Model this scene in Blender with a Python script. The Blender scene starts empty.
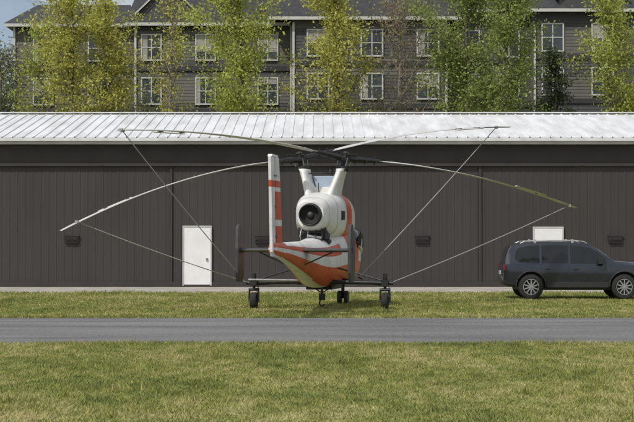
import bpy, bmesh, math, random
import numpy as np
from mathutils import Vector, Matrix
random.seed(7); np.random.seed(7)
F=1800.0; CX=317.0; HY=239.0; EYE=1.85
def P(px,py,d):
    return Vector(((px-CX)*d/F, d, EYE+(HY-py)*d/F))
scene=bpy.context.scene
col=scene.collection

# ---------------------------------------------------------------- materials
def new_mat(name):
    m=bpy.data.materials.new(name); m.use_nodes=True
    nt=m.node_tree; b=nt.nodes["Principled BSDF"]
    return m,nt,b
def mat(name,c,rough=0.6,metal=0.0,var=0.15,scale=3.0,bump=0.0,bscale=40.0,c2=None,detail=6,stretch=None):
    m,nt,b=new_mat(name)
    tc=nt.nodes.new("ShaderNodeTexCoord")
    src=tc.outputs["Object"]
    if stretch:
        mp=nt.nodes.new("ShaderNodeMapping"); mp.inputs["Scale"].default_value=stretch
        nt.links.new(src,mp.inputs["Vector"]); src=mp.outputs["Vector"]
    n=nt.nodes.new("ShaderNodeTexNoise"); n.inputs["Scale"].default_value=scale; n.inputs["Detail"].default_value=detail
    nt.links.new(src,n.inputs["Vector"])
    r=nt.nodes.new("ShaderNodeValToRGB")
    r.color_ramp.elements[0].position=0.3; r.color_ramp.elements[1].position=0.7
    lo=[x*(1-var) for x in c]; hi=[min(1,x*(1+var)) for x in c]
    if c2: lo=list(c2); hi=list(c)
    r.color_ramp.elements[0].color=(*lo,1); r.color_ramp.elements[1].color=(*hi,1)
    nt.links.new(n.outputs["Fac"],r.inputs["Fac"]); nt.links.new(r.outputs["Color"],b.inputs["Base Color"])
    b.inputs["Roughness"].default_value=rough; b.inputs["Metallic"].default_value=metal
    if bump>0:
        n2=nt.nodes.new("ShaderNodeTexNoise"); n2.inputs["Scale"].default_value=bscale; n2.inputs["Detail"].default_value=4
        nt.links.new(src,n2.inputs["Vector"])
        bp=nt.nodes.new("ShaderNodeBump"); bp.inputs["Strength"].default_value=bump; bp.inputs["Distance"].default_value=0.02
        nt.links.new(n2.outputs["Fac"],bp.inputs["Height"]); nt.links.new(bp.outputs["Normal"],b.inputs["Normal"])
    return m

M={}
M['white']=mat("white_paint",(0.74,0.74,0.73),0.38,c2=(0.58,0.57,0.54),scale=2.5,detail=9)
M['orange']=mat("orange_paint",(0.58,0.085,0.025),0.38,c2=(0.44,0.06,0.02),scale=2.5)
M['dark']=mat("dark_metal",(0.025,0.025,0.027),0.5,metal=0.3,var=0.3,scale=8)
M['greydark']=mat("dark_grey_paint_and_shade",(0.045,0.045,0.047),0.5,var=0.3,scale=5)  # dark grey; also paints in the shade on the stabiliser endplates
M['seam']=mat("panel_seam",(0.16,0.16,0.16),0.6)
M['steel']=mat("steel",(0.35,0.35,0.36),0.35,metal=0.9,var=0.2,scale=8)
M['soot']=mat("exhaust_soot",(0.012,0.011,0.010),0.8,var=0.3,scale=8)
M['blade']=mat("rotor_blade_paint",(0.48,0.48,0.47),0.6,var=0.12,scale=2)
M['bladedark']=mat("rotor_tip_paint",(0.05,0.05,0.05),0.5)
M['rubber']=mat("rubber",(0.018,0.018,0.018),0.85,var=0.25,scale=10)
M['rope']=mat("rope",(0.30,0.30,0.28),0.8)
M['glass']=mat("dark_glass",(0.012,0.014,0.016),0.06,var=0.1)
M['pale']=mat("pale_blue_panel",(0.36,0.44,0.54),0.4,var=0.08)
M['carpaint']=mat("slate_car_paint",(0.020,0.026,0.038),0.25,metal=0.35,var=0.08)
M['carpaint'].node_tree.nodes["Principled BSDF"].inputs["Coat Weight"].default_value=0.7
M['plastic']=mat("black_plastic",(0.02,0.02,0.021),0.6)
M['alloy']=mat("alloy",(0.36,0.36,0.37),0.4,metal=0.6,var=0.1)
M['chrome']=mat("brushed_rail",(0.5,0.5,0.5),0.35,metal=0.5,var=0.1)
M['red']=mat("tail_light_red",(0.22,0.01,0.01),0.2)
M['lamp']=mat("headlight_lens",(0.6,0.62,0.64),0.1)
M['hwall']=mat("brown_metal_siding",(0.043,0.036,0.034),0.6,c2=(0.032,0.027,0.025),scale=0.6,stretch=(1,1,0.35),detail=10)
M['hhead']=mat("brown_header",(0.032,0.028,0.026),0.65,var=0.15,scale=1.2)
M['hdoor']=mat("white_door",(0.74,0.74,0.74),0.5,var=0.05)
M['vent']=mat("vent_dark",(0.014,0.012,0.012),0.6)
M['roofw']=mat("white_metal_roof",(0.72,0.73,0.75),0.55,c2=(0.52,0.52,0.52),scale=0.9,stretch=(2.5,0.4,0.4),detail=8)
M['fascia']=mat("grey_fascia",(0.44,0.44,0.43),0.5,var=0.2,scale=1.0)
M['conc']=mat("concrete",(0.36,0.34,0.30),0.85,var=0.25,scale=1.2,bump=0.2)
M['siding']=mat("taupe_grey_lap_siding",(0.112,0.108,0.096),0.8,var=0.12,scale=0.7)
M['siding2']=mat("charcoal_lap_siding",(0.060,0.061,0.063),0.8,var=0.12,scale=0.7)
M['trimd']=mat("dark_trim",(0.030,0.030,0.033),0.7)
M['triml']=mat("white_trim",(0.48,0.48,0.46),0.6,var=0.08)
M['shingle']=mat("dark_shingles",(0.036,0.037,0.042),0.85,var=0.3,scale=3,bump=0.3)
M['wglass']=mat("window_glass",(0.04,0.05,0.06),0.08,var=0.5,scale=0.6)
M['curtain']=mat("window_curtain",(0.30,0.29,0.27),0.8,var=0.2,scale=1)
M['bark']=mat("bark",(0.12,0.10,0.08),0.9,var=0.3,scale=5)
M['barkpale']=mat("pale_bark",(0.22,0.19,0.16),0.9,var=0.3,scale=5)
M['hill']=mat("forest_hill_painted_haze",(0.22,0.29,0.37),0.95,var=0.15,scale=0.01)  # distance haze is painted into the bluish base colour

def leafmat(name,a,b_):
    m,nt,b=new_mat(name)
    g=nt.nodes.new("ShaderNodeNewGeometry")
    r=nt.nodes.new("ShaderNodeValToRGB")
    r.color_ramp.elements[0].color=(*a,1); r.color_ramp.elements[1].color=(*b_,1)
    nt.links.new(g.outputs["Random Per Island"],r.inputs["Fac"])
    nt.links.new(r.outputs["Color"],b.inputs["Base Color"])
    b.inputs["Roughness"].default_value=0.7
    t=nt.nodes.new("ShaderNodeBsdfTranslucent"); nt.links.new(r.outputs["Color"],t.inputs["Color"])
    mx=nt.nodes.new("ShaderNodeMixShader"); mx.inputs[0].default_value=0.45
    nt.links.new(b.outputs[0],mx.inputs[1]); nt.links.new(t.outputs[0],mx.inputs[2])
    nt.links.new(mx.outputs[0],nt.nodes["Material Output"].inputs["Surface"])
    return m
M['leafY']=leafmat("spring_leaves_yellow",(0.34,0.34,0.06),(0.62,0.60,0.15))
M['leafYG']=leafmat("spring_leaves_lime",(0.29,0.34,0.06),(0.54,0.57,0.14))
M['leafG']=leafmat("spring_leaves_green",(0.17,0.23,0.06),(0.38,0.43,0.12))
M['leafD']=leafmat("dark_needles",(0.03,0.05,0.02),(0.09,0.12,0.05))
M['leafP']=leafmat("pale_leaves",(0.20,0.22,0.14),(0.34,0.35,0.23))
M['leafB']=leafmat("bud_twigs",(0.22,0.18,0.10),(0.36,0.31,0.16))

def grass_nodes(nt,b,mult):
    tc=nt.nodes.new("ShaderNodeNewGeometry")
    def noise(s,d=5,st=None):
        n=nt.nodes.new("ShaderNodeTexNoise"); n.inputs["Scale"].default_value=s; n.inputs["Detail"].default_value=d
        v=tc.outputs["Position"]
        if st:
            mp=nt.nodes.new("ShaderNodeMapping"); mp.inputs["Scale"].default_value=st
            nt.links.new(v,mp.inputs["Vector"]); v=mp.outputs["Vector"]
        nt.links.new(v,n.inputs["Vector"]); return n
    a=noise(0.5,7,(1,0.4,1)); c=noise(3.0,6,(1,0.4,1)); 
    r=nt.nodes.new("ShaderNodeValToRGB"); e=r.color_ramp.elements
    e[0].position=0.37; e[0].color=(0.140*mult,0.170*mult,0.040*mult,1)
    e[1].position=0.63; e[1].color=(0.40*mult,0.36*mult,0.165*mult,1)
    k=r.color_ramp.elements.new(0.49); k.color=(0.235*mult,0.248*mult,0.064*mult,1)
    mix=nt.nodes.new("ShaderNodeMath"); mix.operation='MULTIPLY_ADD'
    nt.links.new(a.outputs["Fac"],mix.inputs[0]); mix.inputs[1].default_value=0.55
    h=nt.nodes.new("ShaderNodeMath"); h.operation='MULTIPLY'; h.inputs[1].default_value=0.45
    nt.links.new(c.outputs["Fac"],h.inputs[0]); nt.links.new(h.outputs[0],mix.inputs[2])
    nt.links.new(mix.outputs[0],r.inputs["Fac"])
    return r,tc
m,nt,b=new_mat("grass_ground"); r,_=grass_nodes(nt,b,0.85)
nt.links.new(r.outputs["Color"],b.inputs["Base Color"]); b.inputs["Roughness"].default_value=0.95
n2=nt.nodes.new("ShaderNodeTexNoise"); n2.inputs["Scale"].default_value=25
bp=nt.nodes.new("ShaderNodeBump"); bp.inputs["Strength"].default_value=0.8; bp.inputs["Distance"].default_value=0.05
nt.links.new(n2.outputs["Fac"],bp.inputs["Height"]); nt.links.new(bp.outputs["Normal"],b.inputs["Normal"])
M['ground']=m
m,nt,b=new_mat("grass_blades"); r,g=grass_nodes(nt,b,1.1)
hs=nt.nodes.new("ShaderNodeHueSaturation"); mr=nt.nodes.new("ShaderNodeMapRange")
mr.inputs[3].default_value=0.5; mr.inputs[4].default_value=1.55
nt.links.new(g.outputs["Random Per Island"],mr.inputs[0]); nt.links.new(mr.outputs[0],hs.inputs["Value"])
nt.links.new(r.outputs["Color"],hs.inputs["Color"]); nt.links.new(hs.outputs[0],b.inputs["Base Color"]); b.inputs["Roughness"].default_value=0.7
t=nt.nodes.new("ShaderNodeBsdfTranslucent"); nt.links.new(hs.outputs[0],t.inputs["Color"])
mx=nt.nodes.new("ShaderNodeMixShader"); mx.inputs[0].default_value=0.35
nt.links.new(b.outputs[0],mx.inputs[1]); nt.links.new(t.outputs[0],mx.inputs[2]); nt.links.new(mx.outputs[0],nt.nodes["Material Output"].inputs["Surface"])
M['blades']=m
m,nt,b=new_mat("asphalt"); g=nt.nodes.new("ShaderNodeNewGeometry")
def nz(s,st,d=8):
    mp=nt.nodes.new("ShaderNodeMapping"); mp.inputs["Scale"].default_value=st; nt.links.new(g.outputs["Position"],mp.inputs["Vector"])
    n=nt.nodes.new("ShaderNodeTexNoise"); n.inputs["Scale"].default_value=s; n.inputs["Detail"].default_value=d; nt.links.new(mp.outputs[0],n.inputs["Vector"]); return n
n1=nz(0.5,(0.35,1.6,1)); n2=nz(14,(1,0.4,1),3)
a1=nt.nodes.new("ShaderNodeMath"); a1.operation='MULTIPLY_ADD'; a1.inputs[1].default_value=0.6
a2=nt.nodes.new("ShaderNodeMath"); a2.operation='MULTIPLY'; a2.inputs[1].default_value=0.4
nt.links.new(n2.outputs["Fac"],a2.inputs[0]); nt.links.new(n1.outputs["Fac"],a1.inputs[0]); nt.links.new(a2.outputs[0],a1.inputs[2])
r=nt.nodes.new("ShaderNodeValToRGB"); r.color_ramp.elements[0].position=0.38; r.color_ramp.elements[1].position=0.62
r.color_ramp.elements[0].color=(0.088,0.087,0.090,1); r.color_ramp.elements[1].color=(0.185,0.182,0.180,1)
nt.links.new(a1.outputs[0],r.inputs["Fac"]); nt.links.new(r.outputs["Color"],b.inputs["Base Color"]); b.inputs["Roughness"].default_value=0.92
M['asphalt']=m

# ---------------------------------------------------------------- mesh helpers
def empty(name,loc=(0,0,0),rz=0):
    e=bpy.data.objects.new(name,None); col.objects.link(e); e.location=loc; e.rotation_euler=(0,0,rz); e.empty_display_size=0.5
    return e
def obj(name,verts,faces,mats,parent=None,midx=None,smooth=False):
    me=bpy.data.meshes.new(name); me.from_pydata([tuple(v) for v in verts],[],faces)
    for k in (mats if isinstance(mats,(list,tuple)) else [mats]): me.materials.append(M[k])
    if midx is not None: me.polygons.foreach_set("material_index",midx)
    if smooth: me.polygons.foreach_set("use_smooth",[True]*len(me.polygons))
    me.update()
    o=bpy.data.objects.new(name,me); col.objects.link(o)
    if parent: o.parent=parent
    return o
class MB:
    def __init__(s): s.v=[]; s.f=[]; s.m=[]
    def box(s,x0,x1,y0,y1,z0,z1,m=0):
        b=len(s.v); s.v+=[(x0,y0,z0),(x1,y0,z0),(x1,y1,z0),(x0,y1,z0),(x0,y0,z1),(x1,y0,z1),(x1,y1,z1),(x0,y1,z1)]
        s.f+=[tuple(b+i for i in q) for q in [(0,3,2,1),(4,5,6,7),(0,1,5,4),(1,2,6,5),(2,3,7,6),(3,0,4,7)]]; s.m+=[m]*6
    def quad(s,a,b_,c,d,m=0):
        b=len(s.v); s.v+=[tuple(a),tuple(b_),tuple(c),tuple(d)]; s.f.append((b,b+1,b+2,b+3)); s.m.append(m)
    def tri(s,a,b_,c,m=0):
        b=len(s.v); s.v+=[tuple(a),tuple(b_),tuple(c)]; s.f.append((b,b+1,b+2)); s.m.append(m)
    def tube(s,pts,rad,n=8,m=0,cap=True):
        pts=[Vector(p) for p in pts]
        if not isinstance(rad,(list,tuple)): rad=[rad]*len(pts)
        base=len(s.v)
        for i,p in enumerate(pts):
            d=(pts[min(i+1,len(pts)-1)]-pts[max(i-1,0)]).normalized()
            a=Vector((0,0,1)) if abs(d.z)<0.9 else Vector((1,0,0))
            u=d.cross(a).normalized(); w=d.cross(u)
            for k in range(n):
                t=2*math.pi*k/n; s.v.append(tuple(p+(u*math.cos(t)+w*math.sin(t))*rad[i]))
        for i in range(len(pts)-1):
            for k in range(n):
                a=base+i*n+k; b=base+i*n+(k+1)%n
                s.f.append((a,b,b+n,a+n)); s.m.append(m)
        if cap:
            s.f.append(tuple(base+k for k in range(n))[::-1]); s.m.append(m)
            e=base+(len(pts)-1)*n; s.f.append(tuple(e+k for k in range(n))); s.m.append(m)
    def prism(s,poly,axis,a,b_,m=0):
        base=len(s.v); n=len(poly)
        for t in (a,b_):
            for (p,q) in poly:
                s.v.append((t,p,q) if axis=='x' else ((p,t,q) if axis=='y' else (p,q,t)))
        s.f.append(tuple(base+i for i in range(n))); s.f.append(tuple(base+n+i for i in range(n))[::-1]); s.m+=[m,m]
        for i in range(n):
            j=(i+1)%n; s.f.append((base+i,base+j,base+n+j,base+n+i)); s.m.append(m)
    def make(s,name,mats,parent=None,smooth=False,bevel=0):
        o=obj(name,s.v,s.f,mats,parent,s.m,smooth)
        bm=bmesh.new(); bm.from_mesh(o.data); bmesh.ops.recalc_face_normals(bm,faces=bm.faces); bm.to_mesh(o.data); bm.free()
        if bevel:
            bv=o.modifiers.new("bevel",'BEVEL'); bv.width=bevel; bv.segments=2; bv.limit_method='ANGLE'
        if smooth: 
            o.data.set_sharp_from_angle(angle=math.radians(40))
        return o
def loft(name,secs,mats,parent,nseg=48,exp=2.5,matfn=None,capends=True):
    v=[];f=[];mi=[]
    for (y,xc,zc,hw,hh) in secs:
        for k in range(nseg):
            t=2*math.pi*k/nseg; c=math.cos(t); s_=math.sin(t)
            v.append((xc+hw*math.copysign(abs(c)**(2/exp),c),y,zc+hh*math.copysign(abs(s_)**(2/exp),s_)))
    for i in range(len(secs)-1):
        for k in range(nseg):
            a=i*nseg+k; b=i*nseg+(k+1)%nseg
            f.append((a,b,b+nseg,a+nseg)); mi.append(matfn(i,(k+0.5)*360/nseg,0.5*(secs[i][0]+secs[i+1][0])) if matfn else 0)
    if capends:
        f.append(tuple(range(nseg))[::-1]); mi.append(0)
        e=(len(secs)-1)*nseg; f.append(tuple(e+k for k in range(nseg))); mi.append(0)
    o=obj(name,v,f,mats,parent,mi,True)
    bm=bmesh.new(); bm.from_mesh(o.data); bmesh.ops.recalc_face_normals(bm,faces=bm.faces); bm.to_mesh(o.data); bm.free()
    o.data.set_sharp_from_angle(angle=math.radians(50))
    return o
def resample(secs,n):
    out=[]; arr=np.array(secs)
    tt=np.linspace(0,len(secs)-1,n)
    for t in tt:
        i=min(int(t),len(secs)-2); u=t-i
        p0=arr[max(i-1,0)];p1=arr[i];p2=arr[i+1];p3=arr[min(i+2,len(secs)-1)]
        out.append(tuple(0.5*((2*p1)+(-p0+p2)*u+(2*p0-5*p1+4*p2-p3)*u*u+(-p0+3*p1-3*p2+p3)*u**3)))
    return out

# ---------------------------------------------------------------- ground
mb=MB(); mb.quad((-2500,-200,0),(2500,-200,0),(2500,3500,0),(-2500,3500,0)); mb.make("grass_field",['ground'])
def strip(name,y0,y1,z,mt,amp=0.05,x0=-200,x1=200,seg=0.5):
    rs=random.Random(len(name)); v=[];f=[]
    n=int((x1-x0)/seg)+1
    a=b=0
    for i in range(n):
        x=x0+i*seg; a=a*0.75+rs.uniform(-amp,amp); b=b*0.75+rs.uniform(-amp,amp)
        v+=[(x,y0+a,z),(x,y1+b,z)]
    for i in range(n-1): f.append((2*i,2*i+2,2*i+3,2*i+1))
    return obj(name,v,f,mt)
strip("taxiway",31.6,42.3,0.006,'asphalt',0.13)
strip("concrete_apron",61.5,76,0.006,'conc',0.05)

def grass(n,x0,x1,y0,y1,hmin,hmax,w):
    x=np.random.uniform(x0,x1,n); y=np.random.uniform(y0,y1,n)
    h=np.random.uniform(hmin,hmax,n)*(0.7+0.6*(0.5+0.5*np.sin(x*1.3+np.sin(y*0.9)*2)*np.sin(y*1.1+x*0.4)))
    a=np.random.uniform(0,2*np.pi,n); lx=np.random.normal(0,0.7,n)*h; ly=np.random.normal(0,0.7,n)*h
    ww=w*np.random.uniform(0.6,1.4,n)
    v=np.zeros((n,3,3)); v[:,0,0]=x-np.cos(a)*ww; v[:,0,1]=y-np.sin(a)*ww
    v[:,1,0]=x+np.cos(a)*ww; v[:,1,1]=y+np.sin(a)*ww; v[:,2,0]=x+lx; v[:,2,1]=y+ly; v[:,2,2]=h
    return v.reshape(-1,3)
tuf=[]
rs=random.Random(3)
for i in range(320):
    ty=rs.uniform(18,31); txx=rs.uniform(-7.5,7.5); 
    tuf.append(grass(26,txx-0.09,txx+0.09,ty-0.1,ty+0.1,0.05,0.10,0.008))
for i in range(200):
    ty=rs.uniform(43,61); txx=rs.uniform(-13,13); tuf.append(grass(22,txx-0.15,txx+0.15,ty-0.15,ty+0.15,0.07,0.13,0.012))
vs=np.concatenate([grass(280000,-8.5,8.5,17.0,31.75,0.015,0.042,0.008),
                   grass(180000,-15,15,42.2,61.4,0.025,0.055,0.014),
                   grass(7000,-9,9,31.3,32.0,0.03,0.08,0.01),
                   grass(7000,-11,11,41.9,42.6,0.03,0.09,0.012),
                   grass(4000,-13,13,61.3,61.8,0.04,0.12,0.014)]+tuf)
n=len(vs)//3
me=bpy.data.meshes.new("grass"); me.vertices.add(n*3); me.vertices.foreach_set("co",vs.astype(np.float32).ravel())
me.loops.add(n*3); me.loops.foreach_set("vertex_index",np.arange(n*3,dtype=np.int32))
me.polygons.add(n); me.polygons.foreach_set("loop_start",np.arange(0,n*3,3,dtype=np.int32)); me.polygons.foreach_set("loop_total",np.full(n,3,dtype=np.int32))
me.update(calc_edges=True); me.materials.append(M['blades'])
col.objects.link(bpy.data.objects.new("grass",me))

# ---------------------------------------------------------------- hangar
HD=69.2
han=empty("aircraft_hangar",(0,HD,0))
X0,X1=-34,34; WH=5.45; DEP=16.5
v=[];f=[]
pitch=0.30
prof=[(0,0),(0.20,0),(0.215,-0.010),(0.285,-0.010)]
pts=[];x=X0
while x<X1:
    for dx,dy in prof: pts.append((x+dx,dy))
    x+=pitch
for (a,b_) in pts: v+=[(a,b_,0.0),(a,b_,4.72)]
for i in range(len(pts)-1): f.append((2*i,2*i+2,2*i+3,2*i+1))
obj("front_siding",v,f,'hwall',han)
mb=MB(); mb.box(X0,X1,-0.10,0.3,4.722,WH,0); mb.box(X0,X1,-0.16,-0.102,4.66,4.76,0)
mb.box(X0,X1,0.32,DEP,0,WH-0.05,0); mb.make("header_and_walls",['hhead'],han)
mb=MB()
for px in (-160,-20,171,330,480,640):
    xx=(px-CX)*HD/F; mb.box(xx-0.05,xx+0.05,-0.075,-0.02,0.05,4.655)
mb.box(X0,X1,-0.07,-0.022,0.02,0.2); mb.make("door_edges",['hhead'],han)
mb=MB()
for (pa,pb,top) in ((184,210.5,227),(534,562,228)):
    xa=(pa-CX)*HD/F; xb=(pb-CX)*HD/F; zt=EYE+(HY-top)*HD/F
    mb.box(xa,xb,-0.09,-0.015,0.10,zt,0)
    mb.box(xa-0.05,xa-0.002,-0.11,-0.01,0.06,zt+0.05,1); mb.box(xb+0.002,xb+0.05,-0.11,-0.01,0.06,zt+0.05,1); mb.box(xa,xb,-0.11,-0.01,zt+0.002,zt+0.05,1)
    mb.box(xb-0.16,xb-0.10,-0.14,-0.092,1.02,1.12,2)
mb.make("personnel_doors",['hdoor','triml','steel'],han)
mb=MB()
for px in (-60,72,262,422,615):
    xx=(px-CX)*HD/F
    mb.box(xx-0.26,xx+0.26,-0.10,-0.015,1.70,1.96,0)
    for k in range(5): mb.box(xx-0.23,xx+0.23,-0.12,-0.102,1.715+k*0.048,1.735+k*0.048,1)
    mb.box(xx-0.29,xx+0.29,-0.115,-0.014,1.962,1.99,1)
mb.make("wall_vents",['vent','hhead'],han)
ez=5.72; rz=7.22; ey=-0.55; ry=DEP/2
v=[];f=[]
prof=[(0,0),(0.33,0),(0.345,0.04),(0.38,0.04),(0.395,0)]
pts=[];x=X0-0.5
while x<X1+0.5:
    for dx,dz in prof[:-1]: pts.append((x+dx,dz))
    x+=0.395
for (a,dz) in pts: v+=[(a,ey,ez+dz),(a,ry,rz+dz),(a,DEP+0.5,ez+dz)]
for i in range(len(pts)-1):
    f.append((3*i,3*i+3,3*i+4,3*i+1)); f.append((3*i+1,3*i+4,3*i+5,3*i+2))
obj("corrugated_roof",v,f,'roofw',han)
mb=MB()
mb.box(X0-0.5,X1+0.5,ey-0.03,ey+0.03,WH+0.03,ez-0.004,0)
mb.box(X0-0.5,X1+0.5,ey-0.13,ey-0.033,ez-0.13,ez-0.02,1)
mb.box(X0-0.5,X1+0.5,ey+0.032,-0.002,WH+0.03,WH+0.06,0)
mb.box(X0-0.5,X1+0.5,ry-0.15,ry+0.15,rz+0.046,rz+0.09,1)
for sx in (X0+0.05,X1-0.15):
    mb.prism([(0.0,WH-0.04),(DEP,WH-0.04),(DEP,ez-0.12),(ry,rz-0.03),(0.0,ez+0.04)],'x',sx,sx+0.1,0)
mb.make("eave_fascia_and_gutter",['fascia','roofw'],han)

# ---------------------------------------------------------------- apartment building
HB=115.0
def hx(px,d=HB): return (px-CX)*d/F
def hz(py,d=HB): return EYE+(HY-py)*d/F
hot=empty("apartment_building",(0,0,0))
lap=MB(); trim=MB(); win=MB()
def wallblock(x0,x1,y,zt,zb=0,mi=0,depth=14,mi2=None):
    lap.box(x0,x1,y+0.03,y+depth,zb,zt,mi)
    z=zb
    while z<zt-0.05:
        z2=min(z+0.21,zt)
        mm=mi
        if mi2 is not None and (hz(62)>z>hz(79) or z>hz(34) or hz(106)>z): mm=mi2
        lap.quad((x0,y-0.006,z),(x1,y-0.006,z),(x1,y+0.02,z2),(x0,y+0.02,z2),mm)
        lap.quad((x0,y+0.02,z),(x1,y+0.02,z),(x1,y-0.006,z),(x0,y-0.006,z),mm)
        z=z2
def window(xc,z0,z1,w,y,sash=2):
    a=xc-w/2;b_=xc+w/2
    win.box(a,b_,y-0.05,y-0.03,z0,z1,1)
    q=random.random()
    if q<0.35: win.box(a+0.02,a+w*random.uniform(0.15,0.4),y-0.056,y-0.052,z0+0.02,z1-0.02,2)
    elif q<0.65: win.box(a+0.02,b_-0.02,y-0.056,y-0.052,z0+(z1-z0)*random.uniform(0.3,0.8),z1-0.02,2)
    t=0.09
    win.box(a-t,a,y-0.10,y-0.02,z0-t,z1+t,0); win.box(b_,b_+t,y-0.10,y-0.02,z0-t,z1+t,0)
    win.box(a,b_,y-0.10,y-0.02,z1,z1+t,0); win.box(a,b_,y-0.12,y-0.02,z0-t,z0,0)
    for k in range(1,sash):
        xx=a+w*k/sash; win.box(xx-0.03,xx+0.03,y-0.09,y-0.058,z0,z1,0)
    win.box(a,b_,y-0.085,y-0.058,(z0+z1)/2-0.025,(z0+z1)/2+0.025,0)
xL0,xL1,xL2=hx(14),hx(136),hx(292)
xC=hx(446)
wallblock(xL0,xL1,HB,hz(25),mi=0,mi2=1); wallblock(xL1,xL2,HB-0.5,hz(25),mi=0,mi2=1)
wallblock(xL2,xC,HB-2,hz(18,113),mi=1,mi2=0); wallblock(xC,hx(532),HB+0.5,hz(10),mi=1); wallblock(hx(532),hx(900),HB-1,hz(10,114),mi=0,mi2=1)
def bands(x0,x1,y,zs,m=0):
    for z in zs: trim.box(x0,x1,y-0.09,y-0.014,z-0.16,z+0.16,m)
bands(xL0,xL1,HB,[hz(69),hz(112),6.9,3.9],0); bands(xL1,xL2,HB-0.5,[hz(69),hz(112),6.9,3.9],0)
bands(xL2,xC,HB-2,[hz(63,113),hz(106,113),6.9,3.9],0); bands(xC,hx(532),HB+0.5,[hz(60),hz(104),6.9],0); bands(hx(532),hx(900),HB-1,[hz(58),hz(102),6.9,3.9],0)
for (xx,y) in ((xL0,HB),(xL1,HB-0.5),(xL2-0.05,HB-0.5),(xL2+0.12,HB-2),(xC-0.12,HB-2),(hx(533),HB-1),(hx(640),HB-1)):
    trim.box(xx-0.07,xx+0.07,y-0.13,y-0.10,0,hz(26),1)
for py0,py1 in ((36,60),(79,104)):
    for px in (43,98,152,206,268): window(hx(px),hz(py1),hz(py0),1.15,HB-(0.5 if px>136 else 0))
for py0,py1 in ((30,55),(74,98)):
    for px in (318,372,428): window(hx(px,113),hz(py1,113),hz(py0,113),1.25,HB-2)
    for px in (470,510): window(hx(px),hz(py1),hz(py0),1.2,HB+0.5)
for py0,py1 in ((24,50),(68,94)):
    for px in (553,603,655,705,760,815): window(hx(px,114),hz(py1,114),hz(py0,114),1.25,HB-1)
for zz in (7.6,4.6,1.6):
    for px in range(40,880,54): 
        if abs(px-292)>12 and abs(px-136)>12 and abs(px-446)>12 and abs(px-532)>12:
            window(hx(px),zz,zz+1.6,1.2,HB-(2 if 292<px<446 else (-0.5 if 446<px<532 else (1 if px>532 else (0.5 if px>136 else 0)))))
lap.make("walls",['siding','siding2'],hot); trim.make("trim_boards",['trimd','triml'],hot); win.make("windows",['triml','wglass','curtain'],hot)
rf=MB()
def gable_roof(x0,x1,y0,y1,ze,zr,ov=0.6):
    ym=(y0+y1)/2
    rf.quad((x0-ov,y0-ov,ze),(x1+ov,y0-ov,ze),(x1-0.4,ym,zr),(x0+0.4,ym,zr),0)
    rf.quad((x0+0.4,ym,zr),(x1-0.4,ym,zr),(x1+ov,y1+ov,ze),(x0-ov,y1+ov,ze),0)
    rf.tri((x0-ov,y0-ov,ze),(x0+0.4,ym,zr),(x0-ov,y1+ov,ze),0); rf.tri((x1+ov,y0-ov,ze),(x1+ov,y1+ov,ze),(x1-0.4,ym,zr),0)
    rf.box(x0-ov,x1+ov,y0-ov,y0-ov+0.05,ze-0.20,ze-0.004,1)
    rf.quad((x0-ov,y0-ov+0.05,ze-0.1),(x1+ov,y0-ov+0.05,ze-0.1),(x1+ov,y1+ov,ze-0.1),(x0-ov,y1+ov,ze-0.1),2)
gable_roof(xL0,xL1-0.7,HB,HB+14,hz(24),17.75)
gable_roof(xL1,xL2-0.7,HB-0.5,HB+13.5,hz(24),21.0)
gable_roof(xL2-0.9,xC+0.5,HB-2,HB+12,hz(17,113),22.5)
gable_roof(xC-2,hx(532)+1,HB+0.5,HB+14,hz(9)+0.003,22)
gable_roof(hx(532)+0.1,hx(900),HB-1,HB+13,hz(9,114),22)
def dormer(xc,y,z,w,h):
    rf.prism([(xc-w/2,z),(xc+w/2,z),(xc+w/2,z+h*0.3),(xc,z+h),(xc-w/2,z+h*0.3)],'y',y,y+4.5,3)
    for s in(-1,1):
        rf.quad((xc+s*(w/2+0.25),y-0.25,z+h*0.3-0.1),(xc,y-0.25,z+h+0.08),(xc,y+5,z+h+0.08),(xc+s*(w/2+0.25),y+5,z+h*0.3-0.1),0)
        rf.quad((xc+s*(w/2+0.25),y-0.27,z+h*0.3-0.24),(xc,y-0.27,z+h-0.07),(xc,y-0.27,z+h+0.07),(xc+s*(w/2+0.25),y-0.27,z+h*0.3-0.11),1)
dormer(hx(168),HB-0.7,hz(25),3.6,2.6); dormer(hx(590),HB-1.2,hz(9,114),4.2,2.8)
rf.make("shingle_roofs",['shingle','triml','trimd','siding2'],hot)

v=[];f=[];nx=60
for i in range(nx+1):
    x=-1400+i*2800/nx
    h=222+22*math.sin(i*0.35)+8*math.sin(i*1.1+1)-0.03*abs(x+100)
    v+=[(x,1500,0),(x,1600,h*0.6),(x,1800,h)]
for i in range(nx):
    for k in range(2): a=i*3+k; f.append((a,a+3,a+4,a+1))
obj("hill",v,f,'hill',smooth=True)

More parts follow.
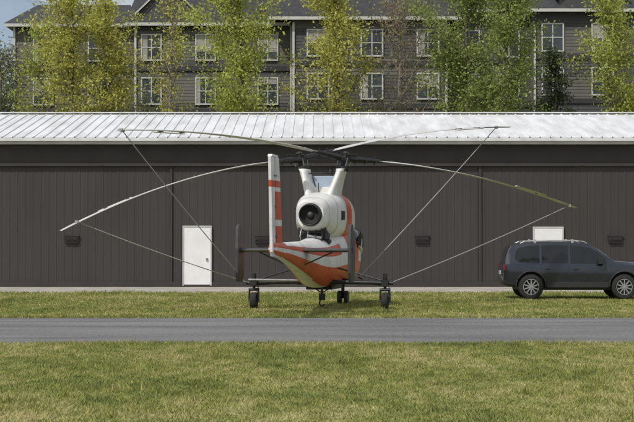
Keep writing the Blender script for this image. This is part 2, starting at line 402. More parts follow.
# ---------------------------------------------------------------- trees
def tree(name,x,y,h,base,rad,leaf,nleaf,seed,bark='bark',up=1.2,lsize=0.078,nl=32,conifer=False,cl=0.31):
    rs=random.Random(seed); rn=np.random.RandomState(seed)
    mb=MB(); tips=[]
    tr=[]; n=9; ox=oy=0
    for i in range(n):
        t=i/(n-1); ox+=rs.uniform(-0.12,0.12); oy+=rs.uniform(-0.12,0.12); tr.append(Vector((ox,oy,h*0.97*t)))
    mb.tube(tr,[0.16*(1-i/(n-1))*h/14+0.02 for i in range(n)],8)
    def at(t):
        k=t*(n-1); i=min(int(k),n-2); return tr[i].lerp(tr[i+1],k-i)
    for j in range(nl):
        t=base+(0.97-base)*(j+rs.random())/nl
        p=at(t); u=(t-base)/(1-base)
        L=rad*( (1-u)**0.8*1.05+0.12 if conifer else (math.sin(math.pi*min(1,(u*0.85+0.12)))**0.6))*rs.uniform(0.6,1.3)
        a=rs.uniform(0,2*math.pi); 
        d=Vector((math.cos(a),math.sin(a),(-0.15 if conifer else up)*rs.uniform(0.5,1.2))).normalized()
        q=[p]; 
        for k in range(4):
            d=(d+Vector((rs.uniform(-.25,.25),rs.uniform(-.25,.25),rs.uniform(-.1,.25)))).normalized(); q.append(q[-1]+d*L/4*(1.25 if not conifer else 1))
        mb.tube(q,[0.045,0.035,0.025,0.018,0.008],5)
        for k in range(1,5):
            tips.append(q[k])
            for _ in range(3):
                dd=Vector((rs.uniform(-1,1),rs.uniform(-1,1),rs.uniform(-0.2,1.1))).normalized()
                e=q[k]+dd*L*rs.uniform(0.15,0.42); mid=(q[k]+e)/2+Vector((0,0,0.05))
                mb.tube([q[k],mid,e],[0.014,0.01,0.005],4,cap=False); tips.append(e); tips.append(mid)
    nb=len(mb.f)
    T=np.array([list(t) for t in tips]); 
    wt=rn.gamma(0.9,1,len(tips)); wt/=wt.sum()
    idx=rn.choice(len(tips),nleaf,p=wt)
    c=T[idx]+rn.normal(0,cl,(nleaf,3))*np.array([1,1,0.8])
    a=rn.normal(size=(nleaf,3)); a/=np.linalg.norm(a,axis=1)[:,None]
    b=np.cross(a,rn.normal(size=(nleaf,3))); b/=np.linalg.norm(b,axis=1)[:,None]
    s=(lsize*rn.uniform(0.5,1.4,nleaf))[:,None]
    q=np.stack([c-a*s,c-b*s*0.6,c+a*s,c+b*s*0.6],1).reshape(-1,3)
    base_i=len(mb.v); mb.v+=[tuple(r) for r in q]
    mb.f+=[(base_i+4*i,base_i+4*i+1,base_i+4*i+2,base_i+4*i+3) for i in range(nleaf)]
    o=obj(name,mb.v,mb.f,[bark,leaf],None,[0]*nb+[1]*nleaf); o.location=(x,y,0)
    return o
def tx(px,d): return (px-CX)*d/F
tree("deciduous_tree",tx(72,100),100,15.8,0.25,2.8,'leafY',15000,1)
tree("deciduous_tree",tx(108,102),102,15.8,0.25,2.3,'leafY',11000,21)
tree("deciduous_tree",tx(40,104),104,14.6,0.3,1.8,'leafYG',5600,2,bark='barkpale')
tree("deciduous_tree",tx(172,101),101,15.5,0.3,1.7,'leafY',3000,3,bark='barkpale')
tree("deciduous_tree",tx(243,98),98,16.8,0.25,2.8,'leafYG',20000,4)
tree("deciduous_tree",tx(334,99),99,16.8,0.25,2.4,'leafY',14500,5)
tree("bare_tree",tx(402,101),101,16.0,0.3,2.8,'leafB',3600,6,bark='barkpale',nl=40)
tree("deciduous_tree",tx(470,98),98,17.5,0.25,2.6,'leafG',20000,8)
tree("deciduous_tree",tx(508,97),97,16.5,0.25,2.3,'leafG',16500,9)
tree("conifer_tree",tx(552,103),103,13.4,0.1,2.2,'leafD',11000,10,conifer=True,nl=50,cl=0.22)
tree("deciduous_tree",tx(612,99),99,15.9,0.25,2.3,'leafYG',14000,11)
tree("deciduous_tree",tx(4,106),106,13.2,0.2,2.2,'leafP',9500,12)
tree("deciduous_tree",tx(-60,102),102,15.5,0.2,2.6,'leafY',8000,13)
tree("deciduous_tree",tx(690,100),100,15.5,0.2,2.6,'leafG',8000,14)
tree("conifer_tree",tx(138,106),106,10.6,0.1,2.0,'leafP',3500,15,conifer=True,nl=40)

# ---------------------------------------------------------------- helicopter
YAW=math.radians(9.4); HO=Vector((0.15,48.6,0))
heli=empty("helicopter",HO,-YAW)
Rinv=Matrix.Rotation(YAW,3,'Z')
def H(v): return Rinv@(Vector(v)-HO)
def HP(px,py,d): return H(P(px,py,d))
def stripe(i,a,y):
    if a>180: a-=360
    aa=a if -90<=a<=90 else (180-a if a>0 else -180-a)
    if y<-6.2: return 1 if (10<aa<=90 or -60<aa<-15) else 0
    if y<3.2:
        lo=-72 if y>-2.6 else -66
        if lo<aa<-10: return 1
        if 8<aa<34 and y<-0.6: return 1
    if y>0.3 and y<2.2 and aa>-16: return 1
    if y>=3.2: return 1 if aa<-5 else 0
    return 0
fus=resample([(-7.25,0,1.63,0.05,0.08),(-7.1,0,1.62,0.11,0.15),(-6,0,1.56,0.16,0.21),(-4.6,0,1.46,0.24,0.32),(-3.2,0,1.34,0.35,0.46),(-2.2,0,1.27,0.45,0.58),(-1.2,0,1.25,0.56,0.68),
  (0,0,1.32,0.64,0.76),(1.2,0,1.4,0.68,0.84),(2.4,0,1.42,0.67,0.86),(3.3,0,1.34,0.58,0.76),(4.0,0,1.2,0.42,0.56),(4.5,0,1.1,0.22,0.3),(4.6,0,1.08,0.05,0.06)],56)
loft("fuselage_and_tail_boom",fus,['white','orange'],heli,nseg=72,exp=2.3,matfn=stripe)
def nst(i,a,y):
    if 0.1<y<0.9: return 1
    return 0
nac=resample([(-1.95,0,2.48,0.34,0.34),(-1.75,0,2.48,0.41,0.42),(-1.2,0,2.47,0.52,0.53),(-0.4,0,2.48,0.63,0.62),(0.8,0,2.46,0.67,0.65),(1.8,0,2.4,0.62,0.6),(2.5,0,2.3,0.5,0.5),(3.0,0,2.05,0.42,0.45)],30)
loft("engine_cowling",nac,['white','orange'],heli,exp=2.9,matfn=nst)
def secat(secs,y):
    for a,b_ in zip(secs[:-1],secs[1:]):
        if a[0]<=y<=b_[0]:
            u=(y-a[0])/(b_[0]-a[0]); return tuple(a[k]+(b_[k]-a[k])*u for k in range(5))
def seam(name,secs,ys,exp,wd=0.012):
    v=[];f=[]; n=64
    for y in ys:
        b0=len(v)
        for yy in (y,y+wd):
            s_=secat(secs,yy)
            for k in range(n):
                t=2*math.pi*k/n;c=math.cos(t);q=math.sin(t)
                v.append((s_[1]+(s_[3]+0.004)*math.copysign(abs(c)**(2/exp),c),yy,s_[2]+(s_[4]+0.004)*math.copysign(abs(q)**(2/exp),q)))
        for k in range(n): f.append((b0+k,b0+(k+1)%n,b0+n+(k+1)%n,b0+n+k))
    obj(name,v,f,'seam',heli)
seam("cowling_seams",nac,[-1.62,-0.95,-0.1,1.1],2.9); seam("boom_seams",fus,[-6.6,-5.5,-4.2,-3.0,-1.9,-0.7,0.6],2.3)
def revolve(name,prof,zc,m,parent,n=36,xc=0):
    v=[];f=[]
    for (y,r) in prof:
        for k in range(n):
            t=2*math.pi*k/n; v.append((xc+r*math.cos(t),y,zc+r*math.sin(t)))
    for i in range(len(prof)-1):
        for k in range(n): f.append((i*n+k,i*n+(k+1)%n,(i+1)*n+(k+1)%n,(i+1)*n+k))
    return obj(name,v,f,m,parent,smooth=True)
revolve("exhaust_pipe",[(-1.9,0.31),(-2.12,0.285),(-2.14,0.26),(-2.1,0.245),(-1.96,0.24),(-1.955,0.14)],2.48,'dark',heli)
revolve("exhaust_liner",[(-2.06,0.242),(-1.97,0.20),(-1.965,0.02)],2.48,'soot',heli)
revolve("exhaust_cone",[(-1.96,0.11),(-2.0,0.09),(-2.04,0.05),(-2.05,0.005)],2.48,'greydark',heli)
mb=MB()
mb.box(-0.36,0.36,-1.72,-1.0,1.84,2.16,0)
mb.box(-0.42,0.42,-1.55,-1.1,1.70,1.838,0)
for sx in(-0.26,-0.08,0.12,0.27): mb.tube([(sx,-1.8,2.12),(sx*1.1,-1.9,1.9),(sx,-1.82,1.74)],0.02,6,1 if sx<0 else 0)
mb.tube([(-0.32,-1.80,2.02),(0.32,-1.80,2.02)],0.028,8,0); mb.tube([(-0.1,-1.9,1.94),(0.3,-1.85,1.88)],0.04,8,1)
mb.make("engine_bay_plumbing",['dark','steel'],heli,bevel=0.015)
mb=MB()
for s in(-1,1):
    for yy in (-0.62,-0.40):
        mb.box(min(s*0.56,s*0.655),max(s*0.56,s*0.655),yy,yy+0.14,2.36,2.60,0)
mb.make("cowling_grilles",['dark'],heli,bevel=0.01)
win_=resample([(1.7,0,1.75,0.60,0.36),(2.0,0,1.78,0.70,0.42),(2.7,0,1.78,0.74,0.42),(3.3,0,1.62,0.62,0.40),(3.8,0,1.45,0.45,0.3),(4.0,0,1.35,0.3,0.2)],18)
loft("cockpit_windows",win_,['glass'],heli,exp=3)
def pylon(s):
    v=[];f=[]
    rows=[(2.85,0.26,0.20,0.95),(3.1,0.31,0.15,0.80),(3.4,0.41,0.125,0.60),(3.66,0.49,0.13,0.44),(3.74,0.51,0.15,0.42)]
    n=20
    for (z,xc,hw,hl) in rows:
        for k in range(n):
            t=2*math.pi*k/n; c,s_=math.cos(t),math.sin(t)
            v.append((s*(xc)+hw*math.copysign(abs(c)**0.8,c),0.1+hl*s_,z))
    for i in range(len(rows)-1):
        for k in range(n): f.append((i*n+k,i*n+(k+1)%n,(i+1)*n+(k+1)%n,(i+1)*n+k))
    f.append(tuple((len(rows)-1)*n+k for k in range(n)))
    return obj("rotor_pylon_"+("right" if s>0 else "left"),v,f,'white',heli,smooth=True)
pylon(1); pylon(-1)
mb=MB(); mb.prism([(-0.28,3.0),(0.28,3.0),(0.30,3.25),(-0.30,3.25)],'y',-0.35,0.8,0); mb.prism([(-0.22,3.254),(0.22,3.254),(0.30,3.56),(-0.30,3.56)],'y',0.2,0.8,1)
mb.tube([(-0.4,-0.1,3.62),(0.4,-0.1,3.62)],0.02,6,2)
mb.make("pylon_centre_fairing",['white','pale','dark'],heli,bevel=0.03)
hubs={}
for s,nm in((-1,'left'),(1,'right')):
    hc=Vector((s*0.61,0.0,4.0)); hubs[s]=hc
    axis=Vector((s*0.216,0,0.976))
    mb=MB()
    mb.tube([hc-axis*0.32,hc+axis*0.16],[0.085,0.075],14,0); mb.tube([hc-axis*0.27,hc-axis*0.20],[0.19,0.19],18,0)
    mb.tube([hc-axis*0.05,hc+axis*0.06],[0.17,0.17],18,0); mb.tube([hc+axis*0.16,hc+axis*0.22],[0.10,0.05],12,0)
    for k in range(4):
        t=k*math.pi/2+0.5; o_=Vector((math.cos(t)*0.16,math.sin(t)*0.16,0)); mb.tube([hc-axis*0.24+o_,hc+axis*0.02+o_*1.3],0.018,6,1)
        mb.tube([hc+axis*0.1,hc+axis*0.12+o_*2.2],0.022,6,0)
        mb.tube([hc-axis*0.2+o_*1.1,hc-axis*0.34+o_*0.8],0.03,6,0)
    mb.make("rotor_hub_"+nm,['dark','steel'],heli,smooth=False,bevel=0.006)
def blade(name,s,tip,drop_q,darktip=0):
    hc=hubs[s]; tip=Vector(tip); d=tip-hc; hd=Vector((d.x,d.y,0)).normalized(); side=Vector((-hd.y,hd.x,0))
    a=d.z+drop_q
    def pt(t): return hc+Vector((d.x*t,d.y*t,a*t-drop_q*t*t))
    mb=MB()
    mb.tube([pt(0.0),pt(0.05),pt(0.12),pt(0.15)],[0.07,0.085,0.06,0.045],10,0)
    mb.tube([pt(0.02)+side*0.14,pt(0.13)+side*0.10],0.022,6,0); mb.tube([pt(0.02)-side*0.14,pt(0.13)-side*0.10],0.022,6,0)
    for t in (0.04,0.08,0.12): 
        p=pt(t); mb.tube([p-side*0.15+Vector((0,0,-0.02)),p+side*0.15+Vector((0,0,0.02))],0.03,6,0)
        mb.tube([p+Vector((0,0,-0.11)),p+Vector((0,0,0.12))],0.022,6,0)
    mb.make(name+"_grip",['dark'],heli)
    v=[];f=[];mi=[]; n=40
    air=[(0.5,0),(0.42,0.055),(0.25,0.08),(0,0.07),(-0.25,0.04),(-0.5,0.004),(-0.25,-0.02),(0,-0.035),(0.25,-0.045),(0.42,-0.035)]
    m_=len(air)
    for i in range(n+1):
        t=0.13+0.87*i/n; p=pt(t); 
        c=0.26 if t<0.95 else 0.26-(t-0.95)*1.6
        if t<0.2: c=0.12+(t-0.13)*2.0
        tw=math.radians(10-12*t); up=Vector((0,0,1))
        for (ax,az) in air:
            v.append(tuple(p+side*(ax*c*math.cos(tw))+up*(az*c*1.1+ax*c*math.sin(tw))))
    for i in range(n):
        for k in range(m_):
            f.append((i*m_+k,i*m_+(k+1)%m_,(i+1)*m_+(k+1)%m_,(i+1)*m_+k)); mi.append(1 if i>=n-darktip else 0)
    f.append(tuple(n*m_+k for k in range(m_))); mi.append(1); f.append(tuple(range(m_))); mi.append(0)
    o=obj(name,v,f,['blade','bladedark'],heli,mi,True)
    bm=bmesh.new(); bm.from_mesh(o.data); bmesh.ops.recalc_face_normals(bm,faces=bm.faces); bm.to_mesh(o.data); bm.free()
    mb=MB(); p0=pt(0.70); p1=pt(0.83)
    for p in (pt(0.72),pt(0.81)): mb.tube([p-side*0.05,p-side*0.33],0.022,6,0)
    b0=len(mb.v)
    for p in(p0,p1):
        for (ax,az) in ((-0.24,0.0),(-0.30,0.022),(-0.42,0.0),(-0.30,-0.018)): mb.v.append(tuple(p+side*ax+Vector((0,0,az-0.02))))
    for k in range(4): mb.f.append((b0+k,b0+(k+1)%4,b0+4+(k+1)%4,b0+4+k)); mb.m.append(1)
    mb.f.append((b0,b0+1,b0+2,b0+3)); mb.f.append((b0+7,b0+6,b0+5,b0+4)); mb.m+=[1,1]
    mb.make(name+"_servo_flap",['dark','blade'],heli)
    return pt
bLL=blade("rotor_blade_1",-1,HP(60,231,45.5),1.45)
bUR=blade("rotor_blade_2",-1,HP(510,127,52.6),0.9,8)
bUL=blade("rotor_blade_3",1,HP(118,130,44.6),0.85)
bLR=blade("rotor_blade_4",1,HP(576,208,52.0),1.15)
def slab(mb,poly,xc,hw,m,lean=0):
    base=len(mb.v); n=len(poly)
    for s in(-1,1):
        for (y,z) in poly: mb.v.append((xc+s*hw+lean*(z-1.6),y,z))
    mb.f.append(tuple(base+i for i in range(n))); mb.f.append(tuple(base+n+i for i in range(n))[::-1]); mb.m+=[m,m]
    for i in range(n): j=(i+1)%n; mb.f.append((base+i,base+j,base+n+j,base+n+i)); mb.m.append(m)
mb=MB()
def yl(z): return -6.15-(z-1.55)*0.24
def yt(z): return -7.35-(z-1.55)*0.10
ym=lambda z: yt(z)+0.42
zs=[1.55,1.80,2.15,2.3,2.95,3.05,3.2,3.30,3.66,3.74]
front=[1,1,0,1,0,1,0,0,0]; rud=[0,0,0,0,0,1,0,0,0]
for i in range(len(zs)-1):
    a,b_=zs[i],zs[i+1]
    slab(mb,[(yl(a),a),(yl(b_),b_),(ym(b_)+0.015,b_),(ym(a)+0.015,a)],0,0.055,front[i])
    slab(mb,[(ym(a)-0.015,a),(ym(b_)-0.015,b_),(yt(b_),b_),(yt(a),a)],0,0.035,rud[i])
slab(mb,[(yl(3.74)-0.03,3.742),(yl(3.8)-0.12,3.80),(yt(3.8)+0.1,3.80),(yt(3.74),3.742)],0,0.05,0)
slab(mb,[(-6.7,1.42),(-6.5,1.548),(-7.3,1.548),(-7.25,1.45)],0,0.04,0)
for z in(1.9,2.6,3.3): mb.box(-0.07,0.07,ym(z)-0.10,ym(z)+0.10,z,z+0.03,2)
mb.make("tail_fin",['white','orange','seam'],heli,bevel=0.006)
c0=H(P(298,250,44.5)); ys=c0.y; zs_=1.57
mb=MB()
mb.prism([(ys-0.28,zs_),(ys-0.05,zs_+0.05),(ys+0.22,zs_+0.045),(ys+0.30,zs_),(ys+0.2,zs_-0.05),(ys-0.05,zs_-0.045)],'x',-1.36,1.36,0)
for s in(-1,1):
    slab(mb,[(ys-0.30,zs_-0.78),(ys-0.42,zs_-0.55),(ys-0.44,zs_+0.05),(ys-0.36,zs_+0.56),(ys-0.25,zs_+0.64),(ys-0.02,zs_+0.64),(ys+0.34,zs_+0.1),(ys+0.30,zs_-0.6),(ys+0.15,zs_-0.78)],s*1.40,0.038,1)
    mb.tube([(s*0.2,ys,1.2),(s*0.95,ys,zs_-0.03)],0.02,6,0)
    mb.box(s*1.40-0.06,s*1.40+0.06,ys-0.2,ys+0.2,zs_-0.07,zs_+0.07,0)
mb.make("horizontal_stabiliser",['greydark','greydark'],heli,bevel=0.01)  # second slot: shade of the endplates put into their colour
wl=H(Vector(((254-CX)*47.6/F,47.6,0))); wr=H(Vector(((385-CX)*47.2/F,47.2,0)))
def wheel_verts(mb,c,r,w,ax,mt=0,mh=1,n=24):
    ax=Vector(ax).normalized(); up=Vector((0,0,1)); fw=ax.cross(up).normalized()
    prof=[(-w/2*0.6,r*0.55,mh),(-w/2,r*0.72,mt),(-w/2*0.9,r*0.92,mt),(-w/4,r,mt),(w/4,r,mt),(w/2*0.9,r*0.92,mt),(w/2,r*0.72,mt),(w/2*0.6,r*0.55,mh)]
    b=len(mb.v)
    for (o_,rr,_) in prof:
        for k in range(n):
            t=2*math.pi*k/n; mb.v.append(tuple(c+ax*o_+(fw*math.cos(t)+up*math.sin(t))*rr))
    for i in range(len(prof)-1):
        for k in range(n): mb.f.append((b+i*n+k,b+i*n+(k+1)%n,b+(i+1)*n+(k+1)%n,b+(i+1)*n+k)); mb.m.append(mt)
    mb.f.append(tuple(b+k for k in range(n))); mb.f.append(tuple(b+(len(prof)-1)*n+k for k in range(n))); mb.m+=[mh,mh]
mb=MB()
for w_,s in((wl,-1),(wr,1)):
    c=Vector((w_.x,w_.y,0.22))
    wheel_verts(mb,c,0.22,0.17,(1,0,0),1,2)
    mb.tube([c+Vector((-0.16,0,0)),c+Vector((0.16,0,0))],0.03,8,0)
    for q in(-0.13,0.13): mb.tube([c+Vector((q,0,0)),c+Vector((q*0.9,0,0.30))],0.025,8,0)
    mb.tube([c+Vector((-0.14,0,0.30)),c+Vector((0.14,0,0.30))],0.04,8,0)
    mb.tube([c+Vector((0,0,0.28)),c+Vector((0,0,0.62))],[0.035,0.055],10,0)
    mb.box(c.x-0.09,c.x+0.09,c.y-0.09,c.y+0.09,0.62,0.78,0)
    mb.tube([c+Vector((0,0,0.60)),c+Vector((0,0,0.72))],0.06,10,0)
    mb.tube([Vector((w_.x+s*0.22,w_.y,0.69)),Vector((s*0.35,-1.0,0.72))],[0.045,0.06],10,0)
    mb.tube([Vector((w_.x,w_.y,0.64)),Vector((s*0.45,0.6,0.75))],0.035,8,0)
    mb.tube([Vector((w_.x,w_.y,0.74)),Vector((s*0.50,-0.9,1.10))],0.022,8,0)
    mb.tube([c+Vector((0.06,0.05,0.05)),c+Vector((0.10,0.08,0.34)),c+Vector((0.04,0.02,0.62))],0.010,5,0)
mb.tube([(-0.5,-1.0,0.71),(0.5,-1.0,0.71)],0.07,10,0)
mb.make("main_landing_gear",['dark','rubber','steel'],heli,smooth=True)
mb=MB(); mb.tube([(wl.x-0.1,wl.y-0.25,0.78),(-0.45,-1.3,0.76)],0.03,8,0); mb.make("gear_drag_strut",['steel'],heli)
mb=MB(); ng=H(Vector(((343-CX)*51.3/F,51.3,0)))
for q in(-0.1,0.1):
    wheel_verts(mb,Vector((ng.x+q,ng.y,0.19)),0.19,0.11,(1,0,0),1,2)
mb.tube([(ng.x-0.12,ng.y,0.19),(ng.x+0.12,ng.y,0.19)],0.03,8,0); mb.tube([(ng.x,ng.y,0.19),(ng.x,ng.y-0.05,0.75)],[0.04,0.06],10,0)
mb.tube([(ng.x,ng.y-0.05,0.45),(ng.x*0.5,ng.y-0.7,0.70)],0.03,8,0)
mb.make("nose_gear",['dark','rubber','steel'],heli,smooth=True)
mb=MB(); hk=H(Vector(((322-CX)*47.9/F,47.9,0)))
mb.tube([(hk.x,hk.y,0.62),(hk.x,hk.y,0.36)],0.03,8,0); mb.box(hk.x-0.08,hk.x+0.08,hk.y-0.06,hk.y+0.06,0.22,0.40,0)
mb.tube([(hk.x-0.05,hk.y,0.24),(hk.x-0.07,hk.y,0.12),(hk.x,hk.y,0.06),(hk.x+0.07,hk.y,0.12)],0.022,8,0)
mb.tube([(hk.x-0.35,hk.y,0.62),(hk.x,hk.y,0.42),(hk.x+0.35,hk.y,0.62)],0.018,6,0)
mb.make("cargo_hook",['dark'],heli)
mb=MB()
mb.box(-0.35,0.35,-0.6,1.2,0.50,0.62,0); mb.tube([(0.66,0.2,0.78),(0.80,0.2,0.70),(0.80,2.2,0.70),(0.66,2.2,0.78)],0.022,6,0); mb.tube([(-0.66,0.2,0.78),(-0.80,0.2,0.70),(-0.80,2.2,0.70),(-0.66,2.2,0.78)],0.022,6,0)
mb.tube([(0,-3.6,1.75),(0,-3.75,2.05)],[0.015,0.006],6,0); mb.tube([(0.0,-0.6,3.1),(0,-0.7,3.35)],0.012,6,0)
mb.make("steps_and_antennas",['dark'],heli,bevel=0.005)
mb=MB()
def rope(a,b_,sag=0.05):
    a=Vector(a);b_=Vector(b_); pts=[a.lerp(b_,i/10)-Vector((0,0,sag*4*(i/10)*(1-i/10))) for i in range(11)]; mb.tube(pts,0.013,5,0)
rope(bLL(0.93),(wl.x-0.1,wl.y,0.68)); rope(bUL(0.985),(wl.x-0.22,wl.y,0.70)); rope(bLR(0.97),(wr.x+0.1,wr.y,0.68)); rope(bUR(0.93),(0.78,1.6,0.8))
for (bf,t) in ((bLL,0.93),(bUL,0.985),(bLR,0.97),(bUR,0.93)):
    p=bf(t); mb.box(p.x-0.04,p.x+0.04,p.y-0.14,p.y+0.14,p.z-0.035,p.z+0.035,0)
mb.make("tie_down_ropes",['rope'],heli)

# ---------------------------------------------------------------- SUV
car=empty("parked_car",(5.68,55.95,0))
st=[ # x, zbot, zbelt, ztop, wbot, wbelt, wtop
(0.00,0.54,0.90,0.95,0.76,0.80,0.72),(0.03,0.48,1.01,1.08,0.86,0.88,0.77),(0.08,0.44,1.09,1.24,0.90,0.92,0.80),(0.16,0.41,1.10,1.50,0.93,0.935,0.79),(0.27,0.39,1.10,1.65,0.95,0.945,0.78),
(0.60,0.37,1.09,1.735,0.95,0.95,0.78),(1.4,0.36,1.08,1.77,0.95,0.95,0.78),(2.15,0.36,1.07,1.765,0.95,0.95,0.78),(2.62,0.36,1.06,1.71,0.95,0.95,0.78),(2.95,0.36,1.06,1.54,0.95,0.95,0.79),
(3.22,0.36,1.06,1.34,0.95,0.945,0.80),(3.42,0.36,1.06,1.19,0.95,0.94,0.81),(3.9,0.36,1.05,1.15,0.94,0.93,0.81),(4.35,0.37,1.02,1.10,0.93,0.91,0.77),(4.62,0.39,0.92,1.01,0.87,0.85,0.70),(4.74,0.44,0.76,0.85,0.78,0.76,0.58)]
def sec(s_):
    x,zb,zl,zt,wb,wl_,wt=s_
    zm=zb+(zl-zb)*0.5
    h=[(wb*0.90,zb),(wb*0.985,zb+0.06),(wb+0.005,zm-0.02),(wb+0.012,zm+0.06),(wl_+0.008,zl-0.06),(wl_-0.01,zl),(wt+(wl_-wt)*0.06,zt-max(0.03,(zt-zl)*0.10)),(wt*0.95,zt-0.012),(wt*0.6,zt+0.006),(0,zt+0.012)]
    return [(x,-a,b_) for a,b_ in h]+[(x,a,b_) for a,b_ in h[:-1][::-1]]
S=[sec(s_) for s_ in st]; n=len(S[0]); v=[p for r_ in S for p in r_]; f=[];mi=[]
for i in range(len(S)-1):
    for k in range(n):
        k2=(k+1)%n; f.append((i*n+k,i*n+k2,(i+1)*n+k2,(i+1)*n+k)); m_=0
        xm=(st[i][0]+st[i+1][0])/2
        if k in(7,8,9,10) and (2.63<xm<3.41 or 0.08<xm<0.26): m_=1
        if k in (0,n-2,n-1) : m_=2
        mi.append(m_)
f.append(tuple(range(n))); f.append(tuple((len(S)-1)*n+k for k in range(n))); mi+=[0,0]
body=obj("body",v,f,['carpaint','glass','plastic'],car,mi,True)
bm=bmesh.new(); bm.from_mesh(body.data); bmesh.ops.recalc_face_normals(bm,faces=bm.faces); bm.to_mesh(body.data); bm.free()
body.data.set_sharp_from_angle(angle=math.radians(28))
WR=0.385
cut=MB()
for wx in (0.86,3.71):
    for s in(-1,1): cut.tube([(wx,s*0.66,0.41),(wx,s*1.1,0.41)],0.445,40,0)
co=cut.make("arch_cutter",['plastic'],car)
bo=body.modifiers.new("arches",'BOOLEAN'); bo.object=co; bo.operation='DIFFERENCE'; bo.solver='EXACT'
try:
    bpy.context.view_layer.update()
    dg=bpy.context.evaluated_depsgraph_get(); me2=bpy.data.meshes.new_from_object(body.evaluated_get(dg)); body.modifiers.clear(); body.data=me2
except Exception as e: print("BOOL",e)
bpy.data.objects.remove(co,do_unlink=True)
def sidew(x,z,s=-1,off=0.006):
    for i in range(len(st)-1):
        if st[i][0]<=x<=st[i+1][0]:
            u=(x-st[i][0])/(st[i+1][0]-st[i][0]); q=[st[i][k]+(st[i+1][k]-st[i][k])*u for k in range(7)]; break
    _,zb,zl,zt,wb,wl_,wt=q
    za=zt-max(0.03,(zt-zl)*0.10); wa=wt+(wl_-wt)*0.06; wz=wl_-0.01
    t=(z-zl)/max(0.001,za-zl); return s*(wz+(wa-wz)*t+off)
mb=MB()
def glasspoly(poly,s):
    b=len(mb.v)
    bot,top=poly
    for (a,c) in zip(bot,top):
        mb.v.append((a[0],sidew(a[0],a[1],s),a[1])); mb.v.append((c[0],sidew(c[0],c[1],s),c[1]))
    for i in range(len(bot)-1): mb.f.append((b+2*i,b+2*i+2,b+2*i+3,b+2*i+1)); mb.m.append(0)
for s in(-1,1):
    glasspoly(([(0.36,1.25),(0.50,1.14),(0.80,1.12),(1.12,1.12)],[(0.40,1.48),(0.50,1.58),(0.80,1.635),(1.12,1.655)]),s)
    glasspoly(([(1.19,1.12),(1.5,1.115),(2.0,1.11)],[(1.19,1.655),(1.5,1.665),(2.0,1.66)]),s)
    glasspoly(([(2.07,1.11),(2.4,1.105),(2.7,1.10),(2.98,1.10),(3.16,1.10)],[(2.07,1.655),(2.4,1.63),(2.7,1.56),(2.98,1.40),(3.16,1.24)]),s)
mb.make("side_windows",['glass'],car)
mb=MB()
for s in(-1,1):
    for x in (1.18,2.03,3.14):
        mb.box(x-0.006,x+0.006,min(s*0.94,s*0.963),max(s*0.94,s*0.963),0.56,1.03,0)
    mb.box(1.34,3.22,min(s*0.93,s*0.972),max(s*0.93,s*0.972),0.37,0.53,0)
    for x in(1.28,2.14): mb.box(x,x+0.18,min(s*0.945,s*0.985),max(s*0.945,s*0.985),0.91,0.945,1)
    mb.tube([(0.55,s*0.73,1.71),(0.68,s*0.73,1.775),(1.5,s*0.73,1.81),(2.2,s*0.73,1.805),(2.5,s*0.73,1.77),(2.6,s*0.73,1.71)],0.017,8,5)
    for x in(1.0,2.15): mb.box(x-0.035,x+0.035,s*0.73-0.03,s*0.73+0.03,1.72,1.84,5)
    mb.box(2.88,3.06,min(s*0.95,s*1.10),max(s*0.95,s*1.10),1.08,1.25,1)
    mb.box(0.02,0.16,min(s*0.83,s*0.918),max(s*0.83,s*0.918),0.90,1.08,3)
    mb.box(4.38,4.66,min(s*0.70,s*0.895),max(s*0.70,s*0.895),0.77,0.93,4)
    for wx in(0.86,3.71):   # black arch lips
        a_=[math.radians(q) for q in range(-2,183,8)]
        mb.tube([(wx+0.455*math.cos(q),s*0.945,0.41+0.455*math.sin(q)) for q in a_],0.022,6,0)
mb.box(-0.02,0.1,-0.62,0.62,0.50,0.66,0); mb.box(-0.01,0.02,-0.26,0.26,0.76,0.88,4); mb.box(4.68,4.76,-0.55,0.55,0.52,0.72,0)
mb.box(0.5,4.3,-0.65,0.65,0.28,0.40,0)
mb.make("trim_lights_and_rails",['plastic','carpaint','alloy','red','lamp','chrome'],car,bevel=0.012)
mb=MB()
for wx in(0.86,3.71):
    for s in(-1,1):
        c=Vector((wx,s*0.84,WR)); wheel_verts(mb,c,WR,0.25,(0,s,0),0,0,36)
        yo=s*0.955
        for k in range(10):
            t=2*math.pi*k/10+0.3; d=Vector((math.cos(t),0,math.sin(t))); e=Vector((-math.sin(t),0,math.cos(t)))
            a=Vector((wx,yo,WR)); b=len(mb.v)
            for (r_,w_) in((0.03,0.02),(0.235,0.016)):
                for (q,yy) in((-w_,0),(w_,0),(w_,-0.03*s),(-w_,-0.03*s)): mb.v.append(tuple(a+d*r_+e*q+Vector((0,yy,0))))
            for k2 in range(4): mb.f.append((b+k2,b+(k2+1)%4,b+4+(k2+1)%4,b+4+k2)); mb.m.append(1)
            mb.f+=[(b,b+1,b+2,b+3),(b+4,b+5,b+6,b+7)]; mb.m+=[1,1]
        n_=36;b=len(mb.v)
        for (r_,yy) in((0.225,-0.02*s),(0.228,0.008*s),(0.245,0.008*s),(0.252,-0.02*s)):
            for k in range(n_): t=2*math.pi*k/n_; mb.v.append((wx+r_*math.cos(t),yo+yy,WR+r_*math.sin(t)))
        for i in range(3):
            for k in range(n_): mb.f.append((b+i*n_+k,b+i*n_+(k+1)%n_,b+(i+1)*n_+(k+1)%n_,b+(i+1)*n_+k)); mb.m.append(1)
        mb.tube([(wx,yo-0.02*s,WR),(wx,yo+0.01*s,WR)],0.05,14,1)
mb.make("wheels",['rubber','alloy'],car,smooth=True)

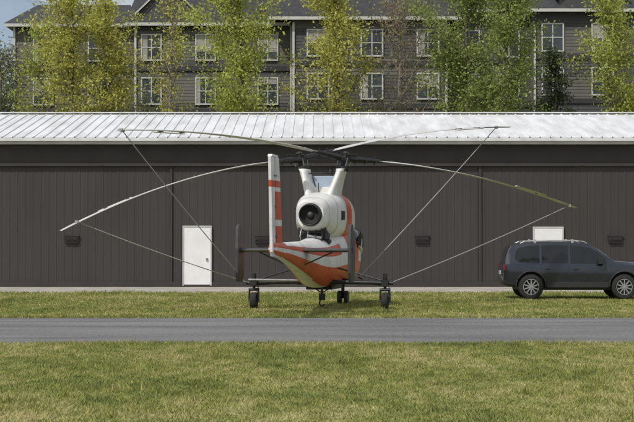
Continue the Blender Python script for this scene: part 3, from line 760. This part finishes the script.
# ---------------------------------------------------------------- light, sky, camera
EL,AZ=50.0,218.0
az=math.radians(AZ); el=math.radians(EL)
sd=Vector((math.sin(az)*math.cos(el),math.cos(az)*math.cos(el),math.sin(el)))
w=bpy.data.worlds.new("World"); scene.world=w; w.use_nodes=True; nt=w.node_tree
sky=nt.nodes.new("ShaderNodeTexSky"); sky.sky_type='NISHITA'; sky.sun_disc=False; sky.sun_elevation=el; sky.sun_rotation=az; sky.dust_density=3.0
tcn=nt.nodes.new("ShaderNodeTexCoord"); nn=nt.nodes.new("ShaderNodeTexNoise"); nn.inputs["Scale"].default_value=3.0; nn.inputs["Detail"].default_value=6
nt.links.new(tcn.outputs["Generated"],nn.inputs["Vector"])
mrn=nt.nodes.new("ShaderNodeMapRange"); mrn.inputs[1].default_value=0.3; mrn.inputs[2].default_value=0.7; mrn.inputs[3].default_value=0.5; mrn.inputs[4].default_value=0.9
nt.links.new(nn.outputs["Fac"],mrn.inputs[0])
mxn=nt.nodes.new("ShaderNodeMix"); mxn.data_type='RGBA'; nt.links.new(mrn.outputs[0],mxn.inputs[0]); nt.links.new(sky.outputs[0],mxn.inputs[6]); mxn.inputs[7].default_value=(7.0,7.4,7.9,1)
nt.links.new(mxn.outputs[2],nt.nodes["Background"].inputs[0]); nt.nodes["Background"].inputs[1].default_value=0.095
L=bpy.data.lights.new("sun",'SUN'); L.energy=3.1; L.angle=math.radians(1.0); L.color=(1,0.95,0.88)
lo=bpy.data.objects.new("sun",L); col.objects.link(lo); lo.rotation_euler=(-sd).to_track_quat('-Z','Y').to_euler(); lo.location=(0,0,60)
cam=bpy.data.cameras.new("camera"); cam.sensor_width=36; cam.lens=F/634*36; cam.clip_end=6000; cam.clip_start=0.5
cobj=bpy.data.objects.new("camera",cam); col.objects.link(cobj); cobj.location=(0,0,EYE); cobj.rotation_euler=(math.pi/2+math.atan((HY-211)/F),0,0)
scene.camera=cobj
scene.view_settings.view_transform='Standard'; scene.view_settings.look='None'; scene.view_settings.exposure=0
